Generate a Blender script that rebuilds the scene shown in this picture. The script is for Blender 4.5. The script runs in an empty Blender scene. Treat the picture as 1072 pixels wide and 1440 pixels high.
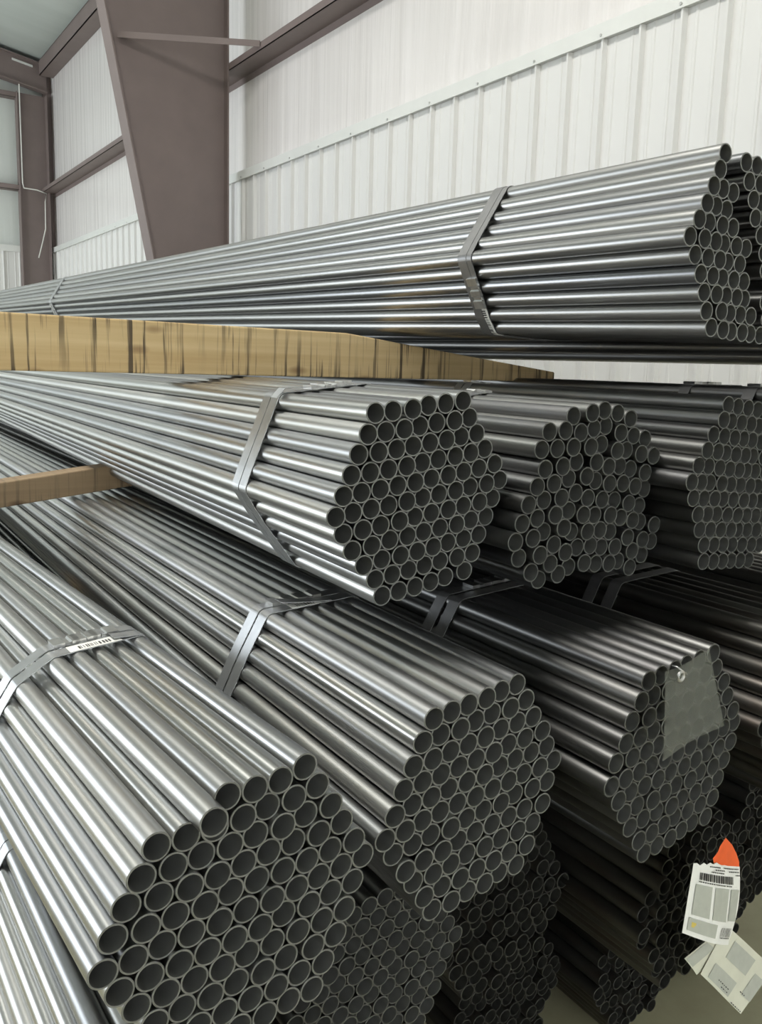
import bpy, bmesh, math, random
import numpy as np
from mathutils import Vector, Matrix

random.seed(7)
S = 0.7                      # one survey unit in metres (a tube of 0.048 units is 33.6 mm across)
scene = bpy.context.scene
col = scene.collection

# ------------------------------------------------------------------ camera
YAW, PITCH, ROLL = math.radians(33.661), math.radians(-9.445), math.radians(1.694)
cam_d = bpy.data.cameras.new('camera')
cam = bpy.data.objects.new('camera', cam_d)
col.objects.link(cam)
F = Vector((math.sin(YAW)*math.cos(PITCH), math.cos(YAW)*math.cos(PITCH), math.sin(PITCH)))
R0 = Vector((math.cos(YAW), -math.sin(YAW), 0)); U0 = R0.cross(F)
RR = math.cos(ROLL)*R0 + math.sin(ROLL)*U0
UU = -math.sin(ROLL)*R0 + math.cos(ROLL)*U0
cam.matrix_world = Matrix(((RR.x, UU.x, -F.x, 0), (RR.y, UU.y, -F.y, 0), (RR.z, UU.z, -F.z, 0), (0, 0, 0, 1)))
cam_d.sensor_fit = 'VERTICAL'; cam_d.sensor_height = 36.0
cam_d.lens = 1217.33/1440*36
cam_d.clip_start = 0.05; cam_d.clip_end = 200
scene.camera = cam

# ------------------------------------------------------------------ world, lamps, exposure
w = bpy.data.worlds.new('world'); scene.world = w; w.use_nodes = True
bg = w.node_tree.nodes['Background']
bg.inputs[0].default_value = (0.80, 0.88, 0.95, 1); bg.inputs[1].default_value = 0.35

def area(name, loc, rot, sx, sy, power, color=(1, 1, 1)):
    d = bpy.data.lights.new(name, 'AREA'); d.shape = 'RECTANGLE'; d.size = sx; d.size_y = sy
    d.energy = power; d.color = color
    o = bpy.data.objects.new(name, d); col.objects.link(o)
    o.location = loc; o.rotation_euler = rot
    return o
# daylight through the big open door in the left wall (its size, in its plane)
area('door_daylight', (-7.0, 12.8, 0.5), (0, -math.pi/2, 0), 4.2, 7.6, 800, (0.88, 0.94, 1.0))
# daylight through the loading door behind the camera
area('loading_door_daylight', (-1.5, -6.9, 1.2), (-math.pi/2, 0, 0), 6.0, 5.0, 860, (0.98, 0.99, 1.0))
# high-bay lamps under the roof
for (x, y, e) in ((-1.0, 15.0, 50), (-1.0, 9.0, 50), (-1.0, 3.0, 410)):
    area('high_bay_lamp', (x, y, 5.6), (0, 0, 0), 1.8, 1.8, e, (1.0, 0.97, 0.92))
vs = scene.view_settings
vs.view_transform = 'Standard'; vs.look = 'None'; vs.exposure = 0.0; vs.gamma = 1.0; vs.use_curve_mapping = False

# ------------------------------------------------------------------ helpers
def tag(o, label=None, cat=None, group=None, kind=None):
    if label: o['label'] = label
    if cat: o['category'] = cat
    if group: o['group'] = group
    if kind: o['kind'] = kind
    return o
def empty(name, loc, rot=None):
    o = bpy.data.objects.new(name, None); col.objects.link(o); o.location = loc
    o.empty_display_size = 0.1
    if rot is not None: o.rotation_euler = rot
    return o
def link_mesh(name, me, mat=None, parent=None):
    o = bpy.data.objects.new(name, me); col.objects.link(o)
    if mat is not None:
        me.materials.clear()
        for m in (mat if isinstance(mat, (list, tuple)) else [mat]): me.materials.append(m)
    if parent is not None: o.parent = parent
    return o
class MB:
    def __init__(s): s.v = []; s.f = []; s.mi = []; s.sm = []
    def add(s, vs_, fs, mi=0, smooth=False):
        b = len(s.v); s.v += [tuple(p) for p in vs_]
        for f in fs: s.f.append(tuple(i+b for i in f)); s.mi.append(mi); s.sm.append(smooth)
    def box(s, x0, x1, y0, y1, z0, z1, mi=0):
        s.add([(x0,y0,z0),(x1,y0,z0),(x1,y1,z0),(x0,y1,z0),(x0,y0,z1),(x1,y0,z1),(x1,y1,z1),(x0,y1,z1)],
              [(0,3,2,1),(4,5,6,7),(0,1,5,4),(1,2,6,5),(2,3,7,6),(3,0,4,7)], mi)
    def prism(s, poly, y0, y1, mi=0):      # poly in (x, z), extruded along y
        n = len(poly)
        vs_ = [(x, y0, z) for x, z in poly] + [(x, y1, z) for x, z in poly]
        fs = [tuple(range(n)), tuple(range(2*n-1, n-1, -1))]
        fs += [(i, i+n, (i+1) % n + n, (i+1) % n) for i in range(n)]
        s.add(vs_, fs, mi)
    def tube(s, pts, r, n=8, mi=0):
        pts = [Vector(p) for p in pts]; rings = []
        for i, p in enumerate(pts):
            t = (pts[min(i+1, len(pts)-1)] - pts[max(i-1, 0)]).normalized()
            a = t.cross(Vector((0, 0, 1)))
            if a.length < 1e-3: a = t.cross(Vector((1, 0, 0)))
            a.normalize(); b = t.cross(a)
            rings.append([p + r*(math.cos(2*math.pi*k/n)*a + math.sin(2*math.pi*k/n)*b) for k in range(n)])
        vs_ = [q for rg in rings for q in rg]; fs = []
        for i in range(len(pts)-1):
            for k in range(n): fs.append((i*n+k, i*n+(k+1) % n, (i+1)*n+(k+1) % n, (i+1)*n+k))
        s.add(vs_, fs, mi, True)
        s.add(rings[0], [tuple(range(n))], mi); s.add(rings[-1], [tuple(range(n-1, -1, -1))], mi)
    def mesh(s, name):
        me = bpy.data.meshes.new(name); me.from_pydata(s.v, [], s.f)
        me.polygons.foreach_set('material_index', s.mi); me.polygons.foreach_set('use_smooth', s.sm)
        bm = bmesh.new(); bm.from_mesh(me); bmesh.ops.recalc_face_normals(bm, faces=bm.faces); bm.to_mesh(me); bm.free()
        me.update(); return me
    def build(s, name, mat, parent=None): return link_mesh(name, s.mesh(name), mat, parent)

# ------------------------------------------------------------------ materials
def new_mat(name):
    m = bpy.data.materials.new(name); m.use_nodes = True
    nt = m.node_tree; return m, nt, nt.nodes['Principled BSDF']
def node(nt, t, **kw):
    n = nt.nodes.new(t)
    for k, v in kw.items(): setattr(n, k, v)
    return n
def ramp(nt, fac, stops):
    r = node(nt, 'ShaderNodeValToRGB'); e = r.color_ramp.elements
    e[0].position, e[0].color = stops[0][0], (*stops[0][1], 1)
    e[1].position, e[1].color = stops[-1][0], (*stops[-1][1], 1)
    for p, c in stops[1:-1]:
        x = e.new(p); x.color = (*c, 1)
    nt.links.new(fac, r.inputs[0]); return r.outputs[0]
def noise(nt, scale, vec=(1, 1, 1), detail=4, coord='Object', rough=0.55):
    tc = node(nt, 'ShaderNodeTexCoord'); mp = node(nt, 'ShaderNodeMapping'); mp.inputs['Scale'].default_value = vec
    nz = node(nt, 'ShaderNodeTexNoise'); nz.inputs['Scale'].default_value = scale; nz.inputs['Detail'].default_value = detail
    nz.inputs['Roughness'].default_value = rough
    nt.links.new(tc.outputs[coord], mp.inputs[0]); nt.links.new(mp.outputs[0], nz.inputs['Vector']); return nz.outputs['Fac']
def mixc(nt, fac, a, b, mode='MIX'):
    m = node(nt, 'ShaderNodeMix', data_type='RGBA', blend_type=mode)
    for s_, v in ((m.inputs[0], fac), (m.inputs[6], a), (m.inputs[7], b)):
        if hasattr(v, 'is_output'): nt.links.new(v, s_)
        elif isinstance(v, (int, float)): s_.default_value = v
        else: s_.default_value = (*v, 1)
    return m.outputs[2]
def rampf(nt, fac, a, b, f0=0.0, f1=1.0):
    m = node(nt, 'ShaderNodeMapRange'); m.inputs[1].default_value = f0; m.inputs[2].default_value = f1
    m.inputs[3].default_value = a; m.inputs[4].default_value = b; nt.links.new(fac, m.inputs[0]); return m.outputs[0]
def plain(name, color, rough=0.5, metal=0.0, var=0.06, scale=6):
    m, nt, p = new_mat(name); n = noise(nt, scale)
    lo = tuple(c*(1-var) for c in color); hi = tuple(min(1, c*(1+var)) for c in color)
    nt.links.new(ramp(nt, n, [(0.3, lo), (0.7, hi)]), p.inputs['Base Color'])
    p.inputs['Roughness'].default_value = rough; p.inputs['Metallic'].default_value = metal
    return m
def bump(nt, p, h, strength, dist=0.01):
    b = node(nt, 'ShaderNodeBump'); b.inputs['Strength'].default_value = strength; b.inputs['Distance'].default_value = dist
    nt.links.new(h, b.inputs['Height']); nt.links.new(b.outputs[0], p.inputs['Normal'])

def steel_mat(name, lo, hi, r0, r1, rust=0.0):
    m, nt, p = new_mat(name)
    oi = node(nt, 'ShaderNodeObjectInfo')
    base = ramp(nt, oi.outputs['Random'], [(0.0, lo), (0.35, tuple((a+b)/2 for a, b in zip(lo, hi))), (0.7, tuple(b*0.9 for b in hi)), (1.0, hi)])
    n1 = noise(nt, 3.0, (8, 1.0, 8), 3)
    c1 = mixc(nt, rampf(nt, n1, 0.0, 0.12, 0.35, 0.75), base, tuple(a*0.6 for a in lo))
    if rust:
        n2 = noise(nt, 5.0, (6, 1.5, 6), 6)
        c1 = mixc(nt, rampf(nt, n2, 0.0, rust, 0.45, 0.7), c1, (0.11, 0.06, 0.038))
    nt.links.new(c1, p.inputs['Base Color'])
    p.inputs['Metallic'].default_value = 1.0
    n3 = noise(nt, 2.0, (8, 0.8, 8), 2)
    wn = node(nt, 'ShaderNodeTexWhiteNoise', noise_dimensions='1D'); nt.links.new(oi.outputs['Random'], wn.inputs['W'])
    ad = node(nt, 'ShaderNodeMath', operation='ADD')
    nt.links.new(rampf(nt, wn.outputs['Value'], r0, r1), ad.inputs[0]); nt.links.new(rampf(nt, n3, -0.015, 0.015, 0.3, 0.7), ad.inputs[1])
    nt.links.new(ad.outputs[0], p.inputs['Roughness'])
    return m
M = {}
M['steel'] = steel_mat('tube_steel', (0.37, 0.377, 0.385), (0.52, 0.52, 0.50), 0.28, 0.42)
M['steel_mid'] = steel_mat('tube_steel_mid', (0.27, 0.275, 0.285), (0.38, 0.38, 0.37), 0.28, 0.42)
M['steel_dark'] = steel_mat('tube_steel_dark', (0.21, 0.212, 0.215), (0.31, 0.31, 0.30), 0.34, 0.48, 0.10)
M['steel_rusty_shaded'] = steel_mat('tube_steel_rusty_shaded', (0.12, 0.118, 0.11), (0.19, 0.185, 0.17), 0.4, 0.55, 0.32)  # rust tint, plus shade under the upper tiers put into a darker base
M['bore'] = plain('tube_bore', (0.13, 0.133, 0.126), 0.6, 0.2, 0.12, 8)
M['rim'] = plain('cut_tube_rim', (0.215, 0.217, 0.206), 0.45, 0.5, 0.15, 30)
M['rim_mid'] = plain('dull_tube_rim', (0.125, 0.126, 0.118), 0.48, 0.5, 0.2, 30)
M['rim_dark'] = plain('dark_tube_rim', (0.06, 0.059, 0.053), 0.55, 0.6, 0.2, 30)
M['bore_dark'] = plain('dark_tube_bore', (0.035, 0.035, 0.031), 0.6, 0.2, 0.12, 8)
M['strap'] = plain('strap_steel', (0.46, 0.47, 0.48), 0.36, 0.9, 0.10, 30)
M['strap_dark'] = plain('strap_steel_dark', (0.24, 0.24, 0.24), 0.45, 0.8, 0.10, 30)
M['seal'] = plain('seal_zinc', (0.60, 0.60, 0.59), 0.30, 0.95, 0.15, 60)
M['red_steel'] = plain('red_oxide_steel', (0.205, 0.162, 0.152), 0.55, 0.0, 0.06, 3)
M['paper'] = plain('paper', (0.84, 0.84, 0.80), 0.7, 0, 0.03, 40)
M['paper_grey'] = plain('paper_grey_print', (0.45, 0.465, 0.41), 0.7, 0, 0.05, 60)
M['paper_cream'] = plain('paper_cream', (0.66, 0.66, 0.55), 0.7, 0, 0.04, 30)
M['ink'] = plain('black_ink', (0.03, 0.03, 0.03), 0.6)
M['orange'] = plain('orange_paper', (0.85, 0.13, 0.03), 0.6, 0, 0.08, 40)
M['yellow'] = plain('yellow_ink', (0.65, 0.52, 0.12), 0.6)
M['cable'] = plain('white_cable', (0.75, 0.75, 0.70), 0.5)

m, nt, p = new_mat('wainscot_steel')
n = noise(nt, 1.2)
nt.links.new(ramp(nt, n, [(0.3, (0.72, 0.715, 0.695)), (0.7, (0.76, 0.755, 0.735))]), p.inputs['Base Color'])
p.inputs['Roughness'].default_value = 0.33; M['wainscot'] = m
M['trim'] = plain('trim_steel', (0.72, 0.73, 0.70), 0.35, 0, 0.02)

m, nt, p = new_mat('wall_liner')      # white vinyl-faced insulation with faint vertical folds
n = noise(nt, 1.0, (1, 9, 0.25), 4)
nt.links.new(ramp(nt, n, [(0.3, (0.72, 0.69, 0.67)), (0.7, (0.79, 0.76, 0.745))]), p.inputs['Base Color'])
p.inputs['Roughness'].default_value = 0.24
bump(nt, p, n, 0.55, 0.03); M['liner'] = m
m, nt, p = new_mat('far_liner')
n = noise(nt, 1.0, (6, 1, 0.25), 4)
nt.links.new(ramp(nt, n, [(0.3, (0.62, 0.65, 0.62)), (0.7, (0.67, 0.70, 0.67))]), p.inputs['Base Color'])
p.inputs['Roughness'].default_value = 0.4; bump(nt, p, n, 0.3, 0.02); M['far_liner'] = m
m, nt, p = new_mat('roof_liner')
n = noise(nt, 0.8, (0.4, 3, 1), 4)
nt.links.new(ramp(nt, n, [(0.3, (0.50, 0.54, 0.515)), (0.7, (0.56, 0.60, 0.575))]), p.inputs['Base Color'])
p.inputs['Roughness'].default_value = 0.5; bump(nt, p, n, 0.3, 0.03); M['roof'] = m
m, nt, p = new_mat('concrete')
n = noise(nt, 2.2, (1, 1, 1), 8, rough=0.65); n2 = noise(nt, 40, (1, 1, 1), 3)
c = ramp(nt, n, [(0.3, (0.28, 0.26, 0.165)), (0.55, (0.36, 0.345, 0.225)), (0.75, (0.42, 0.40, 0.27))])
nt.links.new(c, p.inputs['Base Color']); p.inputs['Roughness'].default_value = 0.65; bump(nt, p, n2, 0.15, 0.004); M['concrete'] = m
M['outer_wall'] = plain('plain_wall', (0.50, 0.51, 0.50), 0.7)

def wood_mat(name, a, b, stain, dark):
    m, nt, p = new_mat(name)
    n1 = noise(nt, 2.0, (0.5, 18, 18), 6)                     # long grain
    c = ramp(nt, n1, [(0.30, a), (0.52, tuple((x+y)/2 for x, y in zip(a, b))), (0.70, b)])
    # knots
    tc = node(nt, 'ShaderNodeTexCoord'); mp = node(nt, 'ShaderNodeMapping'); mp.inputs['Scale'].default_value = (3.6, 0.1, 8.5)
    vo = node(nt, 'ShaderNodeTexVoronoi'); vo.inputs['Scale'].default_value = 1.0
    nt.links.new(tc.outputs['Object'], mp.inputs[0]); nt.links.new(mp.outputs[0], vo.inputs['Vector'])
    c = mixc(nt, rampf(nt, vo.outputs['Distance'], 0.9, 0.0, 0.04, 0.13), c, (b[0]*.35, b[1]*.25, b[2]*.2))
    # black drip stains running down the face
    n2 = noise(nt, 1.0, (34, 0.5, 1.1), 4, rough=0.75); n3 = noise(nt, 1.0, (5.0, 0.5, 2.2), 3)
    mm = node(nt, 'ShaderNodeMath', operation='MULTIPLY'); nt.links.new(rampf(nt, n2, 0.0, 1.0, 0.52, 0.57), mm.inputs[0]); nt.links.new(rampf(nt, n3, 0.05, 1.0, 0.40, 0.55), mm.inputs[1])
    m2 = node(nt, 'ShaderNodeMath', operation='MULTIPLY'); nt.links.new(mm.outputs[0], m2.inputs[0]); m2.inputs[1].default_value = dark
    c = mixc(nt, m2.outputs[0], c, stain)
    nt.links.new(c, p.inputs['Base Color']); p.inputs['Roughness'].default_value = 0.75
    bump(nt, p, n1, 0.2, 0.003)
    return m
M['pine'] = wood_mat('pine_timber', (0.66, 0.50, 0.27), (0.50, 0.345, 0.16), (0.05, 0.035, 0.022), 0.9)
M['old_pine'] = wood_mat('weathered_timber', (0.30, 0.215, 0.125), (0.22, 0.15, 0.085), (0.06, 0.045, 0.03), 0.5)

m, nt, p = new_mat('clear_plastic')     # dusty clear plastic sheet
tr = node(nt, 'ShaderNodeBsdfTransparent'); mx = node(nt, 'ShaderNodeMixShader')
n = noise(nt, 12.0, (1, 1, 1), 4)
nt.links.new(rampf(nt, n, 0.24, 0.33, 0.3, 0.7), mx.inputs[0])
p.inputs['Base Color'].default_value = (0.20, 0.21, 0.18, 1); p.inputs['Roughness'].default_value = 0.35
nt.links.new(tr.outputs[0], mx.inputs[1]); nt.links.new(p.outputs[0], mx.inputs[2])
nt.links.new(mx.outputs[0], nt.nodes['Material Output'].inputs[0]); M['plastic'] = m

# ------------------------------------------------------------------ the building
FZ = -1.64                      # floor
XW = 4.27                       # face of the right wall's ribbed steel
YF = 18.36                      # face of the far wall
def structure(o): o['kind'] = 'structure'; return o
def roof_z(x): return 5.48 + (4.37 - x)*0.17

mb = MB(); mb.box(-8.2, 4.6, -7.2, 18.7, FZ-0.15, FZ); structure(mb.build('floor', M['concrete']))
mb = MB(); mb.prism([(4.6, roof_z(4.6)), (-8.2, roof_z(-8.2)), (-8.2, roof_z(-8.2)+.15), (4.6, roof_z(4.6)+.15)], -7.2, 18.7)
ceiling = structure(mb.build('ceiling', M['roof']))
mb = MB(); mb.box(XW+.035, XW+.2, -7.2, 18.7, FZ, 5.6); wall_right = structure(mb.build('wall_right', M['liner']))
mb = MB(); mb.prism([(-8.2, FZ), (4.6, FZ), (4.6, roof_z(4.6)), (-8.2, roof_z(-8.2))], YF+.035, YF+.2); wall_far = structure(mb.build('wall_far', M['far_liner']))
mb = MB(); mb.prism([(-8.2, FZ), (4.6, FZ), (4.6, roof_z(4.6)), (-8.2, roof_z(-8.2))], -7.2, -7.0); structure(mb.build('wall_back', M['outer_wall']))
mb = MB()                                           # left wall round its open door
mb.box(-7.3, -7.05, -7.2, 9.0, FZ, roof_z(-7.3)); mb.box(-7.3, -7.05, 16.6, 18.7, FZ, roof_z(-7.3)); mb.box(-7.3, -7.05, 9.0, 16.6, 2.6, roof_z(-7.3))
structure(mb.build('wall_left', M['outer_wall']))

# ribbed wainscot panels, one per rib
PIT = 0.2945
prof = [(-PIT/2, 0), (-PIT*.27, 0), (-PIT*.25, .005), (-PIT*.20, .005), (-PIT*.18, 0), (PIT*.18, 0), (PIT*.20, .005), (PIT*.25, .005), (PIT*.27, 0), (PIT*.5-.046, 0), (PIT*.5-.022, .034), (PIT*.5, .034)]
ribL = [(-PIT*.5, .034), (-PIT*.5+.0, .034), (-PIT*.5+.022, 0)]
pts = [(-PIT/2, .032), (-PIT/2+.007, .032), (-PIT/2+.017, 0)] + prof[1:9] + [(PIT/2-.017, 0), (PIT/2-.007, .032), (PIT/2, .032)]
def panel_mesh(name, zt):
    n = len(pts); mb = MB()
    vs_ = [(-d, a, FZ) for a, d in pts] + [(-d, a, zt) for a, d in pts]
    back = [(.034, PIT/2, FZ), (.034, -PIT/2, FZ), (.034, PIT/2, zt), (.034, -PIT/2, zt)]
    mb.add(vs_, [(i, i+1, i+1+n, i+n) for i in range(n-1)])
    b = len(mb.v); mb.v += back
    mb.f.append(tuple(range(n, 2*n)) + (b+2, b+3)); mb.mi.append(0); mb.sm.append(False)
    mb.f.append((0, n, b+3, b+1)); mb.mi.append(0); mb.sm.append(False)
    mb.f.append((n-1, b, b+2, 2*n-1)); mb.mi.append(0); mb.sm.append(False)
    me = mb.mesh(name); me.materials.append(M['wainscot']); return me
pm = panel_mesh('wainscot_panel', 2.035)
y = 6.421 - PIT/2 - PIT*24
while y < YF - PIT*.45:
    o = bpy.data.objects.new('wainscot_panel', pm); col.objects.link(o); o.parent = wall_right; o.location = (XW, y, 0); y += PIT
x = XW - PIT*.62
while x > 1.2:
    o = bpy.data.objects.new('wainscot_panel', pm); col.objects.link(o); o.parent = wall_far; o.location = (x, YF, 0); o.rotation_euler = (0, 0, math.pi/2); x -= PIT
# flashing along the top of the wainscot
mb = MB(); mb.prism([(XW+.036, 2.135), (XW-.042, 2.125), (XW-.046, 2.03), (XW-.036, 2.03), (XW-.034, 2.036), (XW+.036, 2.036)], -1.0, YF)
tr1 = structure(mb.build('trim_1', M['trim']))
sm_ = MB(); sm_.tube([(0, 0, 0), (-.008, 0, 0)], .009, 6); screw = sm_.mesh('screw'); screw.materials.append(M['seal'])
for k in range(-12, 30, 2):
    o = bpy.data.objects.new('screw', screw); col.objects.link(o); o.parent = tr1; o.location = (XW-.044, 6.421 + k*PIT, 2.052)
mb = MB(); mb.box(1.0, XW-.04, YF-.045, YF+.036, 2.0, 2.12); structure(mb.build('trim_2', M['trim']))
mb = MB(); mb.box(XW-.10, XW+.036, YF-.10, YF+.036, 2.12, 5.4); structure(mb.build('trim_3', M['red_steel']))   # corner angle

# wall girts: bent steel Z sections
def girt_x(name, z, y0, y1, label):
    mb = MB(); t = .008
    mb.box(4.07, 4.07+t, y0, y1, z-.02, z+.055); mb.box(4.07, XW+.036, y0, y1, z-.02, z-.02+t)
    mb.box(XW+.028, XW+.036, y0, y1, z-.085, z-.02)
    o = mb.build(name, M['red_steel']); tag(o, label, 'girt', 'wall girts'); return o
g2 = girt_x('wall_girt', 3.15, -2.0, 18.2, 'long red-brown steel girt running along the white right wall behind the big column')
mb = MB(); mb.box(4.04, 4.078, 12.55, 12.67, 3.12, 3.27); mb.box(4.055, 4.2, 12.60, 12.62, 3.13, 3.25); mb.build('girt_clip', M['trim'], g2)
mb = MB(); mb.box(1.0, 3.70, YF-.17, YF-.162, 3.13, 3.22); mb.box(1.0, 3.70, YF-.17, YF+.036, 3.13, 3.138)
tag(mb.build('wall_girt', M['red_steel']), 'lower dark steel girt crossing the far wall left of the corner column', 'girt', 'wall girts')
mb = MB(); mb.box(1.0, 3.70, YF-.17, YF-.162, 4.78, 4.87); mb.box(1.0, 3.70, YF-.17, YF+.036, 4.78, 4.788)
tag(mb.build('wall_girt', M['red_steel']), 'upper dark steel girt crossing the far wall under the roof', 'girt', 'wall girts')
# eave strut along the right wall, rafter along the far wall
mb = MB(); mb.box(4.05, 4.30, 9.6, YF-.32, 5.20, 5.215); mb.box(4.05, 4.062, 9.6, YF-.32, 5.20, 5.45); mb.box(4.05, 4.30, 9.6, YF-.32, 5.44, 5.455)
tag(mb.build('eave_strut', M['red_steel']), 'dark steel eave strut where the right wall meets the roof', 'beam')
raf = empty('end_rafter', (4.2, YF-.2, 5.0)); tag(raf, 'dark red-brown rafter following the roof slope along the far wall', 'beam')
def slab(x0, x1, o0, o1, y0, y1):
    mb = MB(); mb.prism([(x0-4.2, roof_z(x0)+o0-5.0), (x1-4.2, roof_z(x1)+o0-5.0), (x1-4.2, roof_z(x1)+o1-5.0), (x0-4.2, roof_z(x0)+o1-5.0)], y0, y1); return mb
slab(-4.0, 4.2, -.56, -.06, -.01, .01).build('web', M['red_steel'], raf)
slab(-4.0, 4.2, -.58, -.56, -.09, .09).build('flange', M['red_steel'], raf)
slab(-4.0, 4.2, -.10, -.085, -.09, .09).build('flange', M['red_steel'], raf)
for xx in (3.0, 3.6):
    slab(xx, xx+.36, -.20, -.165, -.03, -.008).build('purlin_lap', M['trim'], raf)

# tapered column of the rigid frame
YC = 9.43
colm = empty('steel_column', (3.9, YC, FZ)); tag(colm, 'big red-brown tapered steel column in front of the white right wall', 'column')
def inx(z): return 3.21 - (z-1.09)*.1926
def lc(p): return (p[0]-3.9, p[1]-FZ)
zt = 5.6
mb = MB(); mb.prism([lc((inx(FZ), FZ)), lc((4.05, FZ)), lc((4.05, zt)), lc((inx(zt), zt))], -.006, .006); mb.build('web', M['red_steel'], colm)
mb = MB(); mb.prism([lc((inx(FZ)-.016, FZ)), lc((inx(FZ), FZ)), lc((inx(zt), zt)), lc((inx(zt)-.016, zt))], -.12, .12); mb.build('flange', M['red_steel'], colm)
mb = MB(); mb.prism([lc((4.05, FZ)), lc((4.068, FZ)), lc((4.068, zt)), lc((4.05, zt))], -.10, .10); mb.build('flange', M['red_steel'], colm)
mb = MB()
a = Vector((2.87-3.9, -.07, 3.24-FZ)); b = Vector((4.06-3.9, 8.55-YC, 3.185-FZ)); dr = (b-a).normalized(); sd = Vector((0, 0, 1)).cross(dr).normalized()
def obar(mb, a, b, w, h):
    dr = (b-a).normalized(); sd = Vector((0, 0, 1)).cross(dr).normalized(); up = dr.cross(sd)
    vs_ = [q + sd*i*w/2 + up*j*h/2 for q in (a, b) for i, j in ((-1, -1), (1, -1), (1, 1), (-1, 1))]
    mb.add(vs_, [(0, 1, 2, 3), (7, 6, 5, 4), (0, 4, 5, 1), (1, 5, 6, 2), (2, 6, 7, 3), (3, 7, 4, 0)])
obar(mb, a, b, .006, .06); obar(mb, a+sd*.028+Vector((0, 0, .028)), b+sd*.028+Vector((0, 0, .028)), .056, .006)
mb.build('flange_brace', M['red_steel'], colm)
# corner column at the far wall
cc = empty('corner_column', (3.95, YF-.14, FZ)); tag(cc, 'dark steel column standing in the far corner of the building', 'column')
mb = MB(); mb.box(-.28, .22, -.006, .006, 0, 6.52); mb.build('web', M['red_steel'], cc)
mb = MB(); mb.box(-.295, -.28, -.10, .10, 0, 6.52); mb.build('flange', M['red_steel'], cc)
mb = MB(); mb.box(.22, .235, -.16, .10, 0, 6.52); mb.build('flange', M['red_steel'], cc)
mb = MB(); mb.tube([(3.70, 18.1, 5.0), (3.70, 18.1, 3.25), (3.72, 18.1, 3.16), (3.95, 18.08, 3.15), (4.12, 18.06, 3.10), (4.09, 18.06, 2.95), (4.08, 18.06, 2.45), (4.02, 18.07, 2.2), (3.94, 18.08, 1.9)], .012, 6)
tag(mb.build('hanging_cable', M['cable']), 'thin white cable hanging down the far corner column', 'cable')

# ------------------------------------------------------------------ timbers between the tiers
def u3(x, y, z): return Vector((x*S, y*S, z*S))
def timber(name, mat, label, poly, y0, depth):
    """poly: outline (x, z) in units, front face at y0 (units), depth in metres; edges eased by a bevel"""
    c = (sum(q[0] for q in poly)/len(poly)*S, sum(q[1] for q in poly)/len(poly)*S)
    mb = MB(); mb.prism([(x*S-c[0], z*S-c[1]) for x, z in poly], 0, depth)
    me = mb.mesh(name); bm = bmesh.new(); bm.from_mesh(me)
    bmesh.ops.bevel(bm, geom=list(bm.edges), offset=.004, segments=2, affect='EDGES', profile=.5); bm.to_mesh(me); bm.free()
    o = link_mesh(name, me, mat); o.location = (c[0], y0*S, c[1])
    return tag(o, label, 'timber', 'timbers between the tiers of tube')
timber('pine_timber', M['pine'], 'long pale pine timber with black drip stains carrying the top tier of tubes',
       [(.05, -.042), (2.86, -.040), (2.86, .004), (2.3, .066), (1.75, .128), (.05, .138)], 2.90, .089)
timber('old_timber', M['old_pine'], 'grey-brown timber end at left between middle and lower tube bundles',
       [(.3, -.702), (1.42, -.571), (1.42, -.459), (.3, -.590)], 4.05, .089)

# ------------------------------------------------------------------ tube bundles
LEN = 9.6; RAD = .0168; TH = .0023; NS = 26
def tube_mesh(mats):
    mb = MB()
    ang = [2*math.pi*k/NS for k in range(NS)]
    def ring(r, y): return [(r*math.cos(a), y, r*math.sin(a)) for a in ang]
    ro, ri, ch = RAD, RAD-TH, .0005
    q = [(k, (k+1) % NS, (k+1) % NS + NS, k+NS) for k in range(NS)]
    mb.add(ring(ro, ch) + ring(ro, LEN-ch), q, 0, True)
    mb.add(ring(ri, ch) + ring(ri, LEN-ch), q, 1, True)
    for y0, y1 in ((ch, 0), (LEN-ch, LEN)):
        mb.add(ring(ro, y0) + ring(ro-ch, y1), q, 2, True)
        mb.add(ring(ro-ch, y1) + ring(ri+ch*.5, y1), q, 2)
        mb.add(ring(ri+ch*.5, y1) + ring(ri, y0), q, 2, True)
    me = mb.mesh('tube')
    for m_ in mats: me.materials.append(M[m_])
    return me
TM = {'steel_mid': tube_mesh(('steel_mid', 'bore', 'rim')), 'steel': tube_mesh(('steel', 'bore', 'rim')), 'steel_dark': tube_mesh(('steel_dark', 'bore', 'rim_mid')), 'steel_rusty_shaded': tube_mesh(('steel_rusty_shaded', 'bore_dark', 'rim_dark'))}

def hexagon(d, drop=()):
    return [((c-(10-abs(r-6))/2)*d, (6-r)*math.sqrt(3)/2*d) for r in range(1, 12) for c in range(11-abs(r-6)) if (r, c) not in drop]
def packed(n): return [tuple(int(a)/10000 for a in t.split(',')) for t in PACK[n].split()]
def hull(pts_):
    pts_ = sorted(set(pts_))
    def half(ps):
        h = []
        for p in ps:
            while len(h) > 1 and (h[-1][0]-h[-2][0])*(p[1]-h[-2][1]) - (h[-1][1]-h[-2][1])*(p[0]-h[-2][0]) <= 0: h.pop()
            h.append(p)
        return h[:-1]
    return half(pts_) + half(pts_[::-1])

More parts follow.
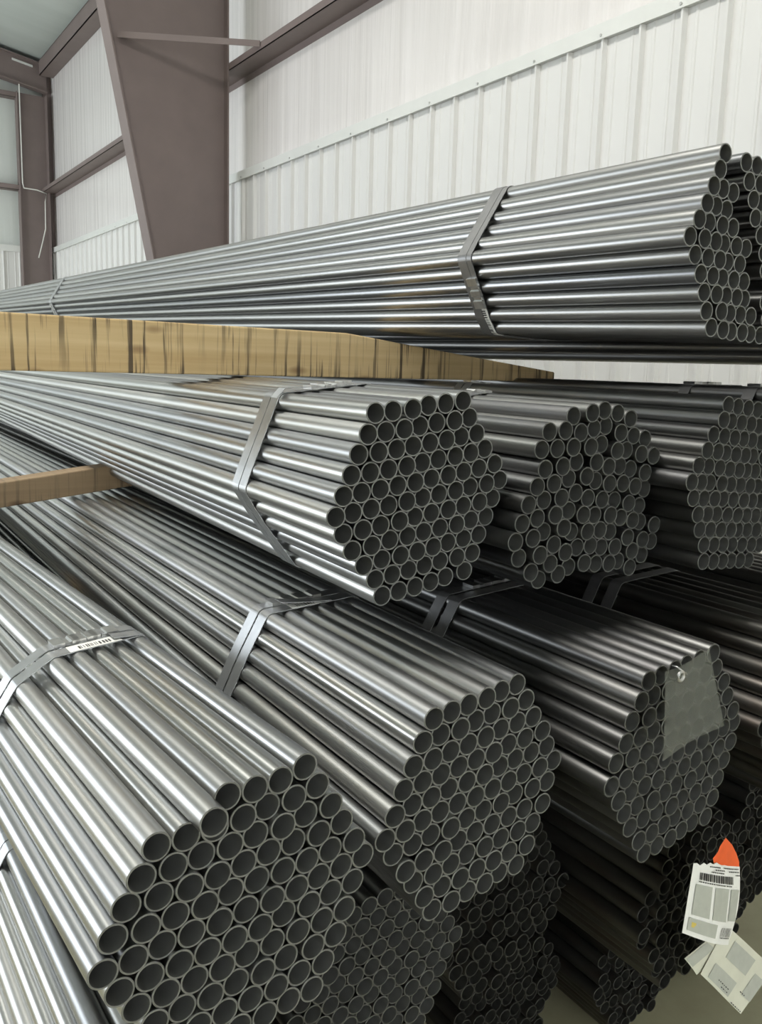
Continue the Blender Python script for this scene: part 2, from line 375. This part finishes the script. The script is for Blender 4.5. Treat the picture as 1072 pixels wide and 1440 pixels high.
class Bundle:
    def __init__(s, label, c, yaw, pitch, roll, sx, sz, uv, d=.048, mat='steel', jit=.0035, seed=1, pull=None, group='strapped bundles of steel tube'):
        rnd = random.Random(seed)
        ca, sa = math.cos(roll), math.sin(roll)
        uv = [(u*ca-v*sa, u*sa+v*ca) for u, v in uv]
        k = d/.048
        s.circ = [(u*S, v*S) for u, v in uv]; s.rad = RAD*k
        s.h = -min(z for x, z in s.circ) + s.rad
        s.sx, s.sz = sx, sz
        base = Vector(c)*S
        rot = Matrix.Rotation(-yaw, 4, 'Z') @ Matrix.Rotation(-pitch, 4, 'X')
        # origin at the bottom of the bundle's near end
        s.root = empty('tube_bundle', (0, 0, 0)); s.root.matrix_world = Matrix.Translation(base - (rot.to_3x3() @ Vector((0, 0, s.h)))) @ rot
        tag(s.root, label, 'tube bundle', group)
        me = TM[mat]
        for i, (x, z) in enumerate(s.circ):
            ax = -(sx*x + sz*z) + rnd.uniform(-jit, jit)
            if pull and i in pull: ax -= pull[i]
            o = bpy.data.objects.new('tube', me); col.objects.link(o); o.parent = s.root
            o.location = (x, ax, z+s.h); o.rotation_euler = (0, rnd.uniform(0, 6.28), 0); o.scale = (k, 1, k)
        # outline that a strap follows
        eps = .0006
        P = [(x+(s.rad+eps)*math.cos(2*math.pi*j/40), z+(s.rad+eps)*math.sin(2*math.pi*j/40)) for x, z in s.circ for j in range(40)]
        H = hull([(round(a, 6), round(b, 6)) for a, b in P])
        L = [0]
        for a, b in zip(H, H[1:]+H[:1]): L.append(L[-1]+math.dist(a, b))
        s.H, s.L = H, L
    def at(s, l):                      # point and outward normal at length l along the outline
        l %= s.L[-1]; H = s.H; n = len(H)
        lo, hi = 0, n
        while hi-lo > 1:
            mid = (lo+hi)//2
            if s.L[mid] <= l: lo = mid
            else: hi = mid
        a, b = H[lo], H[(lo+1) % n]; t = (l-s.L[lo])/max(1e-9, s.L[lo+1]-s.L[lo])
        dx, dz = b[0]-a[0], b[1]-a[1]; q = math.hypot(dx, dz) or 1
        return (a[0]+dx*t, a[1]+dz*t), (dz/q, -dx/q)
    def l_at(s, ang):                  # outline length where a ray at this angle leaves the middle
        best = min(range(len(s.H)), key=lambda i: abs((math.degrees(math.atan2(s.H[i][1], s.H[i][0]))-ang+180) % 360-180))
        a, b = s.H[best-1], s.H[best]
        # finer: walk the outline
        return min((s.L[best-1 if best else 0]+(s.L[-1]*0)+dl for dl in [k*.002-.3 for k in range(300)]),
                   key=lambda l: abs((math.degrees(math.atan2(s.at(l)[0][1], s.at(l)[0][0]))-ang+180) % 360-180))
    def strip(s, y, w, l0, l1, off0, off1, n, mat, name, parent, wf=None, of=None, slant=0.0, lift=None):
        """a bent plate lying on the outline from l0 to l1; wf, of: width and height profiles"""
        mb = MB(); vs_ = []
        for i in range(n+1):
            t = i/n; l = l0+(l1-l0)*t; (x, z), (nx, nz) = s.at(l)
            ww = w*(wf(t) if wf else 1)/2; oo = off1*(of(t) if of else 1); lf = lift(t) if lift else 0
            yy = y+slant*t
            for yq, o_ in ((yy-ww, off0+lf), (yy+ww, off0+lf), (yy+ww, oo+lf), (yy-ww, oo+lf)):
                vs_.append((x+nx*o_, yq, z+s.h+nz*o_))
        fs = []
        for i in range(n):
            for k in range(4): fs.append((4*i+k, 4*i+(k+1) % 4, 4*i+4+(k+1) % 4, 4*i+4+k))
        fs += [(0, 3, 2, 1), (4*n, 4*n+1, 4*n+2, 4*n+3)]
        mb.add(vs_, fs); return mb.build(name, mat, parent)
    def strap(s, y, w=.031, mat='strap', seal=None, sticker=None, tail=None, lift=0.0, fine=None):
        H = s.H; n = len(H); mb = MB(); vs_ = []
        for i in range(n):
            (x, z) = H[i]; a, b = H[i-1], H[(i+1) % n]; dx, dz = b[0]-a[0], b[1]-a[1]; q = math.hypot(dx, dz)
            nx, nz = dz/q, -dx/q
            for yq, o_ in ((y-w/2, lift), (y+w/2, lift), (y+w/2, lift+.0012), (y-w/2, lift+.0012)): vs_.append((x+nx*o_, yq, z+s.h+nz*o_))
        fs = []
        for i in range(n):
            j = (i+1) % n
            for k in range(4): fs.append((4*i+k, 4*i+(k+1) % 4, 4*j+(k+1) % 4, 4*j+k))
        mb.add(vs_, fs); st = mb.build('strap', M[mat], s.root)
        if seal:
            for ang in (seal if isinstance(seal, (list, tuple)) else [seal]):
                l = s.l_at(ang)
                s.strip(y, w*1.12, l-.036, l+.036, .0012+lift, .0075+lift, 24, M['seal'], 'seal', st,
                        wf=lambda t: .80 if abs((t*3) % 1-.5) > .36 and .1 < t < .9 else 1.0,
                        of=lambda t: .62 if abs((t*3) % 1-.5) > .36 and .1 < t < .9 else 1.0)
        if sticker:
            ang, half = sticker; l = s.l_at(ang); lf = lift
            k_ = s.strip(y, w*.94, l-half, l+half, .0013+lf, .0017+lf, 12, M['paper'], 'barcode_sticker', st)
            k_['label'] = 'white barcode sticker'
            rnd = random.Random(5); mb = MB(); q = l-half*.62
            while q < l+half*.62:
                wd = rnd.choice((.0012, .002, .003))
                (x, z), (nx, nz) = s.at(q); (x2, z2), _ = s.at(q+wd)
                o_ = .0020+lf
                mb.add([(x+nx*o_, y-w*.30, z+s.h+nz*o_), (x+nx*o_, y+w*.16, z+s.h+nz*o_), (x2+nx*o_, y+w*.16, z2+s.h+nz*o_), (x2+nx*o_, y-w*.30, z2+s.h+nz*o_)], [(0, 1, 2, 3)])
                q += wd+rnd.choice((.0012, .0018, .003))
            me = mb.mesh('barcode'); o = link_mesh('barcode', me, M['ink'], s.root); o['label'] = 'black printed barcode'
        if tail:
            ang0, ln, up, sl = tail; l = s.l_at(ang0)
            s.strip(y, w*.9, l, l+ln, .0014+lift, .0024+lift, 10, M[mat], 'strap_tail', st, slant=sl, lift=lambda t: up*t**1.5)
        return st
PACK = {
 'M1': '-1264,2122 -773,2102 -254,2083 223,2106 701,2096 1179,2102 -1450,1679 -973,1668 -497,1665 -21,1666 455,1682 931,1673 1409,1679 -1696,1269 -1212,1254 -735,1250 -258,1251 219,1252 696,1255 1173,1260 1650,1266 -1902,838 -1419,823 -940,819 -463,819 15,820 492,823 969,828 1446,833 1923,860 -2179,435 -1679,416 -1183,407 -701,405 -223,406 255,408 733,411 1211,416 1689,422 2188,451 -2396,4 -1918,2 -1439,2 -953,-11 -463,-8 15,-8 491,-8 967,-6 1443,-3 1920,1 2397,9 -2191,-432 -1703,-424 -1219,-422 -704,-420 -224,-421 253,-422 731,-421 1208,-419 1685,-418 2163,-415 -1972,-865 -1468,-847 -954,-827 -464,-833 14,-835 492,-835 970,-835 1448,-833 1926,-831 -1706,-1262 -1186,-1245 -704,-1245 -226,-1248 253,-1249 731,-1249 1209,-1249 1687,-1246 -1433,-1654 -945,-1658 -465,-1661 13,-1662 492,-1663 971,-1663 1451,-1662 -1257,-2098 -779,-2106 -302,-2117 175,-2112 653,-2113 1226,-2084',
 'L1': '-719,2081 -237,2109 240,2079 718,2071 1187,2164 -1436,1679 -959,1667 -475,1652 9,1654 487,1653 965,1662 1439,1728 -1715,1291 -1190,1249 -710,1236 -231,1241 246,1240 731,1243 1213,1254 1697,1276 -1962,882 -1447,847 -963,829 -474,821 4,826 483,826 961,826 1440,834 1934,861 -2195,465 -1696,439 -1207,417 -725,415 -237,407 241,412 718,412 1196,412 1677,420 2157,438 -2396,5 -1918,7 -1441,1 -963,1 -485,-1 0,-8 477,-2 955,-2 1432,-1 1909,4 2387,19 -2168,-431 -1685,-411 -1202,-412 -725,-414 -247,-417 236,-427 714,-416 1193,-415 1671,-413 2155,-405 -1923,-842 -1443,-824 -965,-827 -488,-829 -10,-837 477,-848 955,-829 1440,-831 1919,-821 -1667,-1246 -1189,-1249 -711,-1252 -233,-1260 245,-1266 732,-1270 1254,-1274 1731,-1260 -1439,-1665 -957,-1667 -479,-1670 1,-1677 483,-1680 975,-1682 1466,-1702 -1200,-2079 -721,-2083 -243,-2087 238,-2091 725,-2092 1203,-2102',
 'L2': '-1179,2090 -702,2087 -226,2087 250,2104 726,2100 1203,2111 -1438,1674 -958,1667 -480,1664 -3,1665 474,1675 952,1679 1498,1675 -1696,1264 -1204,1258 -724,1250 -246,1249 236,1253 715,1262 1200,1265 1696,1240 -1938,852 -1450,848 -972,841 -489,834 -11,835 467,836 944,843 1427,845 1966,846 -2173,410 -1696,439 -1218,429 -736,425 -258,417 221,418 701,422 1179,426 1656,424 2158,409 -2400,-14 -1923,3 -1446,9 -969,8 -491,0 -14,2 464,8 948,7 1436,0 1914,-1 2392,-7 -2170,-443 -1693,-419 -1215,-410 -737,-410 -252,-413 226,-412 704,-405 1187,-409 1690,-423 2172,-436 -1927,-866 -1441,-848 -950,-846 -472,-838 6,-836 492,-840 983,-849 1461,-842 2020,-908 -1670,-1268 -1189,-1259 -703,-1256 -221,-1257 257,-1259 735,-1258 1242,-1273 1755,-1309 -1425,-1678 -944,-1669 -465,-1670 17,-1672 496,-1674 975,-1671 1550,-1751 -1198,-2099 -720,-2092 -243,-2093 235,-2097 726,-2093 1207,-2089',
 'T1': '-1249,2101 -717,2085 -239,2078 240,2078 720,2078 1200,2078 -1479,1682 -974,1682 -480,1663 1,1664 481,1664 960,1663 1440,1663 -1712,1262 -1232,1272 -752,1259 -238,1250 242,1251 721,1249 1201,1248 1680,1247 -1909,826 -1430,837 -949,824 -471,833 7,834 485,834 963,834 1441,832 1920,831 -2223,412 -1658,416 -1181,407 -704,413 -227,418 250,418 727,419 1204,417 1681,416 2160,416 -2444,-12 -1893,0 -1416,-8 -939,-4 -463,0 13,3 490,4 966,3 1444,1 1921,0 2400,0 -2177,-408 -1661,-417 -1176,-420 -699,-417 -222,-413 255,-412 731,-413 1208,-415 1684,-416 2162,-416 -1978,-841 -1428,-833 -935,-832 -458,-829 19,-828 495,-829 972,-831 1449,-831 1926,-831 -1742,-1257 -1203,-1253 -696,-1244 -219,-1243 257,-1243 733,-1245 1210,-1247 1687,-1247 -1538,-1688 -942,-1652 -465,-1662 13,-1661 490,-1661 967,-1662 1444,-1663 -1248,-2068 -755,-2091 -279,-2106 197,-2102 673,-2103 1150,-2113',
 'M3': '-1148,2102 -670,2102 -192,2108 286,2109 763,2087 1241,2086 -1389,1690 -908,1685 -430,1689 47,1695 524,1673 1001,1672 1479,1671 -1671,1269 -1167,1268 -690,1260 -212,1265 265,1269 742,1248 1219,1247 1697,1246 -1933,850 -1455,843 -977,831 -500,823 -22,827 455,831 963,825 1443,826 1926,828 -2181,427 -1703,431 -1226,423 -747,412 -259,412 219,416 697,419 1204,413 1686,415 2165,414 -2432,-11 -1954,0 -1476,0 -996,5 -502,2 -17,2 461,5 959,2 1447,2 1925,1 2402,-1 -2185,-425 -1707,-425 -1230,-412 -750,-404 -259,-409 225,-410 707,-404 1204,-410 1685,-412 2163,-414 -1934,-847 -1445,-838 -967,-828 -467,-837 15,-837 493,-831 971,-826 1450,-828 1928,-831 -1682,-1253 -1183,-1253 -705,-1250 -225,-1249 259,-1248 737,-1243 1216,-1245 1695,-1249 -1431,-1660 -941,-1665 -463,-1663 15,-1661 493,-1664 971,-1659 1448,-1668 -1296,-2118 -818,-2126 -341,-2124 137,-2123 615,-2126 1093,-2122',
 'L3': '-1200,2078 -720,2078 -240,2078 239,2080 717,2085 1265,2102 -1440,1663 -960,1663 -480,1663 0,1663 478,1666 956,1672 1480,1662 -1734,1285 -1197,1244 -718,1249 -240,1247 239,1248 717,1252 1195,1258 1739,1260 -1983,873 -1498,870 -955,832 -477,831 1,833 479,835 957,838 1435,845 1951,832 -2269,489 -1718,446 -1204,424 -726,408 -240,416 238,419 717,420 1197,426 1681,435 2173,409 -2391,-19 -1914,4 -1437,0 -961,-11 -485,-6 -9,-4 467,-2 943,-2 1420,1 1898,8 2405,-9 -2154,-440 -1677,-419 -1200,-430 -723,-425 -246,-420 230,-418 707,-418 1184,-417 1661,-413 2138,-405 -1907,-850 -1429,-849 -950,-845 -468,-843 12,-843 491,-845 978,-850 1456,-849 1934,-838 -1682,-1271 -1186,-1261 -707,-1257 -228,-1257 250,-1258 730,-1259 1221,-1265 1706,-1258 -1425,-1675 -946,-1674 -468,-1670 10,-1671 489,-1672 967,-1674 1471,-1674 -1192,-2092 -713,-2092 -235,-2088 245,-2088 724,-2088 1206,-2088',
 'M2': '-687,1861 -217,1948 257,2007 882,1930 1466,1775 -1497,1483 -1015,1513 -443,1450 35,1542 509,1600 979,1427 1631,1327 2125,1234 -1725,1056 -1247,1075 -770,1102 -124,1091 400,1135 848,968 1326,959 1793,859 2298,788 -1663,582 -1070,631 -489,716 140,693 599,560 1078,549 1546,450 2014,348 -1934,172 -1351,220 -725,301 -186,343 269,194 739,105 1214,91 1679,-9 2143,-112 -2132,-264 -1611,-184 -1053,-154 -438,-81 13,-239 488,-301 1075,-366 1545,-468 2012,-571 -2279,-725 -1813,-619 -1311,-556 -728,-504 -267,-629 207,-686 734,-710 1223,-821 1689,-923 2156,-1027 2623,-1126 -2536,-1148 -1977,-1096 -1511,-990 -986,-906 -537,-1070 -59,-1082 451,-1097 919,-1189 1543,-1378 2185,-1504 2652,-1603 -2317,-1580 -1762,-1523 -1186,-1340 -768,-1571 -296,-1496 184,-1493 653,-1586 1130,-1618 1797,-1783 2337,-1962 -1977,-1952 -1362,-1784 -543,-1993 -71,-1918 401,-1992 877,-2024 1362,-2036 1840,-2259 -1574,-2213 -1008,-2105',
}
rad = math.radians
W2 = .0345
# --- top tier
def ix(r, c): return sum(11-abs(q-6) for q in range(1, r)) + c
RC = {1: (1,), 2: (1, 2), 3: (3,), 4: (3, 4), 5: (4, 5), 6: (6,), 7: (5, 6), 8: (5, 6), 9: (5,), 10: (5,), 11: ()}   # tubes pushed back into the bundle
T1 = Bundle('top tier tube bundle lying on the pine timber, barcode sticker low on its strap',
            (2.0385, 1.4129, .329), .0297, -.0265, -.021, -.1306, -.0577, packed('T1'), seed=11, mat='steel_mid',
            pull={ix(r, c): -.16-.04*((r*7+c*3) % 4) for r in RC for c in RC[r]})
y = .83*S
T1.strap(y-.006, seal=205, sticker=(229, .05), mat='strap_dark'); T1.strap(y+.012, lift=.0008, mat='strap_dark')
y = 7.30*S
T1.strap(y-.017); T1.strap(y+.017, seal=196)
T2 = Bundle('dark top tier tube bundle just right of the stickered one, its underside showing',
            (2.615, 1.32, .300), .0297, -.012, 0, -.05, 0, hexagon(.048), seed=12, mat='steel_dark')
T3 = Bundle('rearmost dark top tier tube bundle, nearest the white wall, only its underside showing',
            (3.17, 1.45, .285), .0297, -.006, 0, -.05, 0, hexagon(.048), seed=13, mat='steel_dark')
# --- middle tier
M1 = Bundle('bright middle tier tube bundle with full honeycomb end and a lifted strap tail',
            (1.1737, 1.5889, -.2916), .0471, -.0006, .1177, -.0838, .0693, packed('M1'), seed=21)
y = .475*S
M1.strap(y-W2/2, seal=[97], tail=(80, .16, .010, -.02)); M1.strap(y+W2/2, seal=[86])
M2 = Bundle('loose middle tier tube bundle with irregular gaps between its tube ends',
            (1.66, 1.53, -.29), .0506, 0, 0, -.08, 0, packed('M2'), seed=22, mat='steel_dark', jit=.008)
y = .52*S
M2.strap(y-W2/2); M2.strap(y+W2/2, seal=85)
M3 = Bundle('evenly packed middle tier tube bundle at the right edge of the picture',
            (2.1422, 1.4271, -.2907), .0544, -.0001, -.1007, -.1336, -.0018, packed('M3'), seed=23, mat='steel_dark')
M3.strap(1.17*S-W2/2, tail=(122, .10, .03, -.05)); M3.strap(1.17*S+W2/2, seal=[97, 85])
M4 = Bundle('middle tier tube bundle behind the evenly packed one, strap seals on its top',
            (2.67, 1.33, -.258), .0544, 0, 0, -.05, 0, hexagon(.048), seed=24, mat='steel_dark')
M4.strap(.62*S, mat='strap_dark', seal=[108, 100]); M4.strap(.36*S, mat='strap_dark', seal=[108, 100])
# --- lower tier
pull = {1: .034}
L1 = Bundle('big tube bundle in the left foreground with barcode sticker on its top strap',
            (.5492, 1.189, -.8832), -.0418, .0108, .0489, -.0238, .0088, packed('L1'), seed=31, pull={0: .034})
y = .81*S
L1.strap(y-W2/2-.002, sticker=(88, .042), tail=(64, .05, .004, .004)); L1.strap(y+W2/2+.002, seal=[96, 84], tail=(66, .06, .005, .004))
L2 = Bundle('lower tier tube bundle between the big foreground one and the one with plastic sheet',
            (1.1004, 1.2666, -.8646), .0169, -.0002, .0603, -.1031, .0045, packed('L2'), seed=32)
y = .742*S
L2.strap(y-W2/2-.001, sticker=(98, .030), tail=(80, .10, .012, .01)); L2.strap(y+W2/2+.001, seal=[104, 94])
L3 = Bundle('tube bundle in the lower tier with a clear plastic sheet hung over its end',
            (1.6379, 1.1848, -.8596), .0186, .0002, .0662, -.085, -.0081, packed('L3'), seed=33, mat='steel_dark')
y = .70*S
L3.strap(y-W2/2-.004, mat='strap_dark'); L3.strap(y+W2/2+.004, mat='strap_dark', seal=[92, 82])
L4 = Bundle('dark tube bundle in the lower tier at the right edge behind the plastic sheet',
            (2.215, 1.2, -.862), .0186, 0, .05, -.085, 0, hexagon(.048), seed=34, mat='steel_rusty_shaded')
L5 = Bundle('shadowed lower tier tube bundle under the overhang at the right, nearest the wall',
            (2.775, 1.2, -.868), .0186, 0, .03, -.085, 0, hexagon(.048), seed=35, mat='steel_rusty_shaded')
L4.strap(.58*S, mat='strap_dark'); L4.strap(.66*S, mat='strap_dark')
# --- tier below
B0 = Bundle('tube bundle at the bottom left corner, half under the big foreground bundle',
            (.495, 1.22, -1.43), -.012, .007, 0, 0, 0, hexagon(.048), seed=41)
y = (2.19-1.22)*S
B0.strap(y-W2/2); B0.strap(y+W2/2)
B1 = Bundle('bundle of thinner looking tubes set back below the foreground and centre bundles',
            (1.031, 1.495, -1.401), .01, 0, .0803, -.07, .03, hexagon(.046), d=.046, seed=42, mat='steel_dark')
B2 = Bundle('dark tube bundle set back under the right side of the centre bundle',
            (1.535, 1.631, -1.485), .01, 0, .03, -.06, 0, hexagon(.048), seed=43, mat='steel_rusty_shaded', jit=.012)
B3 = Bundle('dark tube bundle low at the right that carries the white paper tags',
            (2.045, 1.38, -1.487), .0186, 0, .06, -.07, 0, hexagon(.048), seed=44, mat='steel_rusty_shaded', jit=.012)
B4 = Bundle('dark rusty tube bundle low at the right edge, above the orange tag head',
            (2.575, 1.50, -1.475), .0186, 0, .05, -.07, 0, hexagon(.048), seed=45, mat='steel_rusty_shaded', jit=.02)
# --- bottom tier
C1 = Bundle('rusty tube bundle in the bottom tier under the thinner looking tubes', (1.28, 2.0, -2.06), .01, 0, .02, -.05, 0, hexagon(.048), seed=51, mat='steel_rusty_shaded', jit=.012)
C2 = Bundle('rusty tube bundle in the bottom tier at bottom centre of the picture', (1.82, 1.88, -2.06), .01, 0, .04, -.06, 0, hexagon(.048), seed=52, mat='steel_rusty_shaded', jit=.012)
C3 = Bundle('dark tube bundle in the bottom tier left of the bare floor', (2.35, 1.78, -2.06), .0186, 0, .04, -.06, 0, hexagon(.048), seed=53, mat='steel_rusty_shaded', jit=.02)
C4 = Bundle('dark tube bundle in the bottom tier behind the paper tags at the right edge', (2.885, 1.85, -2.06), .0186, 0, .03, -.06, 0, hexagon(.048), seed=54, mat='steel_rusty_shaded', jit=.02)
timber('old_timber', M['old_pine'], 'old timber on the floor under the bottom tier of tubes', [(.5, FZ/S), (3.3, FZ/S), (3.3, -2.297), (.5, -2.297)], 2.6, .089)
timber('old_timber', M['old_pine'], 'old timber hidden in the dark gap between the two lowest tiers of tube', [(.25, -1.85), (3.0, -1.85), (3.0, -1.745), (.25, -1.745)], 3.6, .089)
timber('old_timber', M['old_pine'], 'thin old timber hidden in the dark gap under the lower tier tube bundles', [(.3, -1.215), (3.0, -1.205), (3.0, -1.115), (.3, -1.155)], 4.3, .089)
C0 = Bundle('bottom tier tube bundle under the one at the bottom left corner', (.72, 2.0, -2.06), .01, 0, .02, -.05, 0, hexagon(.048), seed=50, mat='steel_rusty_shaded')

# ------------------------------------------------------------------ small things: tags and sheet
def sheet(name, mat, parent, P, n, m_, thick=.0006, curl=None):
    """bent sheet through four world corners tl, tr, br, bl (bilinear), given a real thickness"""
    tl, tr, br, bl = [Vector(p) for p in P]
    nrm = (tr-tl).cross(bl-tl).normalized()
    if nrm.y > 0: nrm = -nrm
    mb = MB(); inv = parent.matrix_world.inverted() if parent else Matrix()
    vs_ = []
    for s_ in (0, 1):
        for j in range(m_+1):
            for i in range(n+1):
                a, b = i/n, j/m_
                q = (tl*(1-a)+tr*a)*(1-b) + (bl*(1-a)+br*a)*b
                if curl: q = q + nrm*curl(a, b)
                vs_.append(inv @ (q - nrm*thick*s_))
    N = (n+1)*(m_+1); fs = []
    for j in range(m_):
        for i in range(n):
            k = j*(n+1)+i
            fs.append((k, k+1, k+n+2, k+n+1)); fs.append((N+k, N+k+n+1, N+k+n+2, N+k+1))
    rim = [i for i in range(n)] + [j*(n+1)+n for j in range(m_)] + [m_*(n+1)+i for i in range(n, 0, -1)] + [j*(n+1) for j in range(m_, 0, -1)]
    for a, b in zip(rim, rim[1:]+rim[:1]): fs.append((a, b, b+N, a+N))
    mb.add(vs_, fs, 0, False)
    return mb.build(name, mat, parent)
def ray(px, py):
    return F + RR*((px-536)/1217.33) - UU*((py-720)/1217.33)
def on_y(px, py, y):               # the point of a plane y = const (metres) that was surveyed at this place
    d = ray(px, py); return d*(y/d.y)
bpy.context.view_layer.update()

# clear plastic sheet hung on the end of L3 by a wire through an eyelet
ys = 1.07*S
P = [on_y(936, 945, ys+.014), on_y(1001, 914, ys+.004), on_y(1017, 1020, ys-.006), on_y(930, 1069, ys+.004)]
sh = sheet('plastic_sheet', M['plastic'], L3.root, P, 10, 12, curl=lambda a, b: .004*math.sin(5*a+2*b))
sh['label'] = 'dusty clear plastic sheet'
inv = L3.root.matrix_world.inverted()
e0 = on_y(957, 951, ys-.004)
mb = MB()
ring_p = [inv @ (e0 + Vector((.0065*math.cos(t), -.001, .0065*math.sin(t)))) for t in [k*math.pi/8 for k in range(17)]]
mb.tube(ring_p, .0022, 8); mb.build('eyelet', M['seal'], L3.root)
mb = MB(); mb.tube([inv @ q for q in (on_y(946, 936, ys+.02), on_y(953, 938, ys-.002), on_y(961, 944, ys-.006), on_y(966, 948, ys-.004), on_y(965, 946, ys+.004))], .0012, 6)
mb.build('wire', M['seal'], L3.root)

# paper tag with a torn top and an orange head, tied to B3, and a second one folded behind it
yt = 1.20*S
def A_(px, py, dy=0): return on_y(px, py, yt+dy)
def local(p): return B3.root.matrix_world.inverted() @ p
class Flat:
    """things lying on one tag: a, b in 0..1 across and down the tag face"""
    def __init__(s, P, curl, obj, bulge=0):
        s.bulge = bulge
        s.P = [Vector(p) for p in P]; s.curl = curl; s.o = obj
        tl, tr, br, bl = s.P; s.n = (tr-tl).cross(bl-tl).normalized()
        if s.n.y > 0: s.n = -s.n
    def pt(s, a, b, lift=.0005):
        tl, tr, br, bl = s.P
        return local((tl*(1-a)+tr*a)*(1-b) + (bl*(1-a)+br*a)*b + (tr-tl)*(s.bulge*a*math.sin(math.pi*min(1, max(0, b*1.05)))) + s.n*(s.curl(a, b)+lift))
    def rects(s, name, rs, mat, lift=.0005, nn=1):
        mb = MB()
        for a0, a1, b0, b1 in rs:
            k = max(1, int((a1-a0)*8)); g = []
            for i in range(k+1):
                a = a0+(a1-a0)*i/k; g += [s.pt(a, b0, lift), s.pt(a, b1, lift)]
            mb.add(g, [(2*i, 2*i+2, 2*i+3, 2*i+1) for i in range(k)])
        o = mb.build(name, mat, s.o)
        if len(rs) > 1: o['kind'] = 'stuff'
        return o
c1 = lambda a, b: .012*math.sin(math.pi*a)*(.3+.7*b) + .004*b
PT = [A_(976, 1214, -.004), A_(1040, 1222, -.004), A_(1022, 1327), A_(957, 1310)]
# body with a ragged top edge and bulging right edge
nx, ny = 16, 18; tl, tr, br, bl = PT
nr = (tr-tl).cross(bl-tl).normalized(); nr = -nr if nr.y > 0 else nr
rag = [0, -.01, .015, -.03, -.01, -.045, -.03, -.06, -.04, -.03, -.035, -.03, -.03, -.03, -.03, -.03, -.03]
mb = MB(); vs_ = []
for s_ in (0, 1):
    for j in range(ny+1):
        for i in range(nx+1):
            a, b = i/nx, j/ny
            bb = b + rag[i]*(1-b)*1.0
            q = (tl*(1-a)+tr*a)*(1-bb) + (bl*(1-a)+br*a)*bb
            q = q + (tr-tl)*(.10*a*math.sin(math.pi*min(1, b*1.05)))
            vs_.append(local(q + nr*(c1(a, b) - .0006*s_)))
N = (nx+1)*(ny+1); fs = []
for j in range(ny):
    for i in range(nx):
        k = j*(nx+1)+i; fs += [(k, k+1, k+nx+2, k+nx+1), (N+k, N+k+nx+1, N+k+nx+2, N+k+1)]
rim = list(range(nx)) + [j*(nx+1)+nx for j in range(ny)] + [ny*(nx+1)+i for i in range(nx, 0, -1)] + [j*(nx+1) for j in range(ny, 0, -1)]
for a, b in zip(rim, rim[1:]+rim[:1]): fs.append((a, b, b+N, a+N))
mb.add(vs_, fs); tg = mb.build('paper_tag', M['paper'], B3.root); tg['label'] = 'white paper tag with barcodes and grey boxes'
fl = Flat(PT, c1, tg, .10); L5 = .0016
fl.rects('grey_print', [(.08, .37, .27, .70), (.43, .72, .27, .70), (.77, .97, .27, .68), (.05, .55, .75, .93)], M['paper_grey'], L5)
rnd = random.Random(3); bars = []; a = .13
while a < .80: wd = rnd.choice((.012, .02, .028)); bars.append((a, a+wd, .105, .205)); a += wd+rnd.choice((.012, .018))
a = .66
while a < .93: wd = rnd.choice((.010, .016)); bars.append((a, a+wd, .775, .89)); a += wd+rnd.choice((.016, .026))
fl.rects('barcode', bars, M['ink'], L5)
txt = []
for b0, a0, a1 in ((-.005, .30, .52), (-.005, .60, .95), (.03, .42, .62), (.035, .72, .97), (.065, .34, .60), (.222, .12, .60), (.222, .66, .78), (.075, .88, .98), (.90, .66, .90)):
    a = a0
    while a < a1: wd = rnd.choice((.015, .025, .03)); txt.append((a, a+wd, b0, b0+.016)); a += wd+.012
fl.rects('printed_lines', txt, M['ink'], L5)
fl.rects('yellow_mark', [(.10, .15, .80, .87), (.15, .17, .80, .84)], M['yellow'], .0020)
# orange head: a curved triangle rising to the tube it is tied to
ol = [(1003, 1207), (1010, 1198), (1013, 1190), (1021, 1178), (1030, 1188), (1036, 1200), (1040, 1212), (1040, 1226), (1022, 1220), (1004, 1214)]
mb = MB(); g = [local(A_(x, y, -.004-.008*math.sin(math.pi*min(1, max(0, (x-1003)/37)))*(.4)) ) for x, y in ol]; g2 = [local(A_(x, y, -.0034)) for x, y in ol]
k = len(ol); mb.add(g+g2, [tuple(range(k)), tuple(range(2*k-1, k-1, -1))] + [(i, i+k, (i+1) % k+k, (i+1) % k) for i in range(k)])
o = mb.build('orange_tag_head', M['orange'], B3.root); o['label'] = 'torn orange head of the paper tag'
mb = MB(); mb.tube([local(A_(1021, 1180, -.003)), local(A_(1019, 1172, .02)), local(A_(1013, 1170, .08))], .0012, 6); mb.build('tag_wire', M['strap_dark'], B3.root)
# second tag, stiff card hanging askew under the first
c2 = lambda a, b: .003*math.sin(4*a+1)
P2 = [A_(1020, 1300, .012), A_(1090, 1362, -.002), A_(1044, 1427, -.016), A_(984, 1369, .002)]
t2 = sheet('folded_card', M['paper_cream'], B3.root, P2, 6, 6, curl=c2); t2['label'] = 'cream folded card hanging askew below the paper tag'
f2 = Flat(P2, c2, t2)
f2.rects('grey_print', [(.22, .68, .12, .46), (.80, 1.0, .30, .75), (.12, .62, .66, .95)], M['paper_grey'], .0009)
rs = []
for a0, a1, b in ((.30, .52, .84), (.40, .55, .90), (.75, .86, .72), (.72, .95, .97)):
    a = a0
    while a < a1: wd = rnd.choice((.012, .02, .03)); rs.append((a, a+wd, b, b+.018)); a += wd+.02
f2.rects('printed_lines', rs, M['ink'], .0013)
P3 = [A_(1000, 1318, .010), A_(1022, 1334, .010), A_(980, 1371, .004), A_(963, 1348, .004)]
t3 = sheet('folded_card', M['paper_cream'], B3.root, P3, 3, 4, curl=lambda a, b: .002*math.sin(3*a)); t3['label'] = 'cream folded flap of the card behind the tag'
f3 = Flat(P3, lambda a, b: .002*math.sin(3*a), t3)
f3.rects('grey_print', [(.05, .5, .2, .98)], M['paper_grey'], .0009)
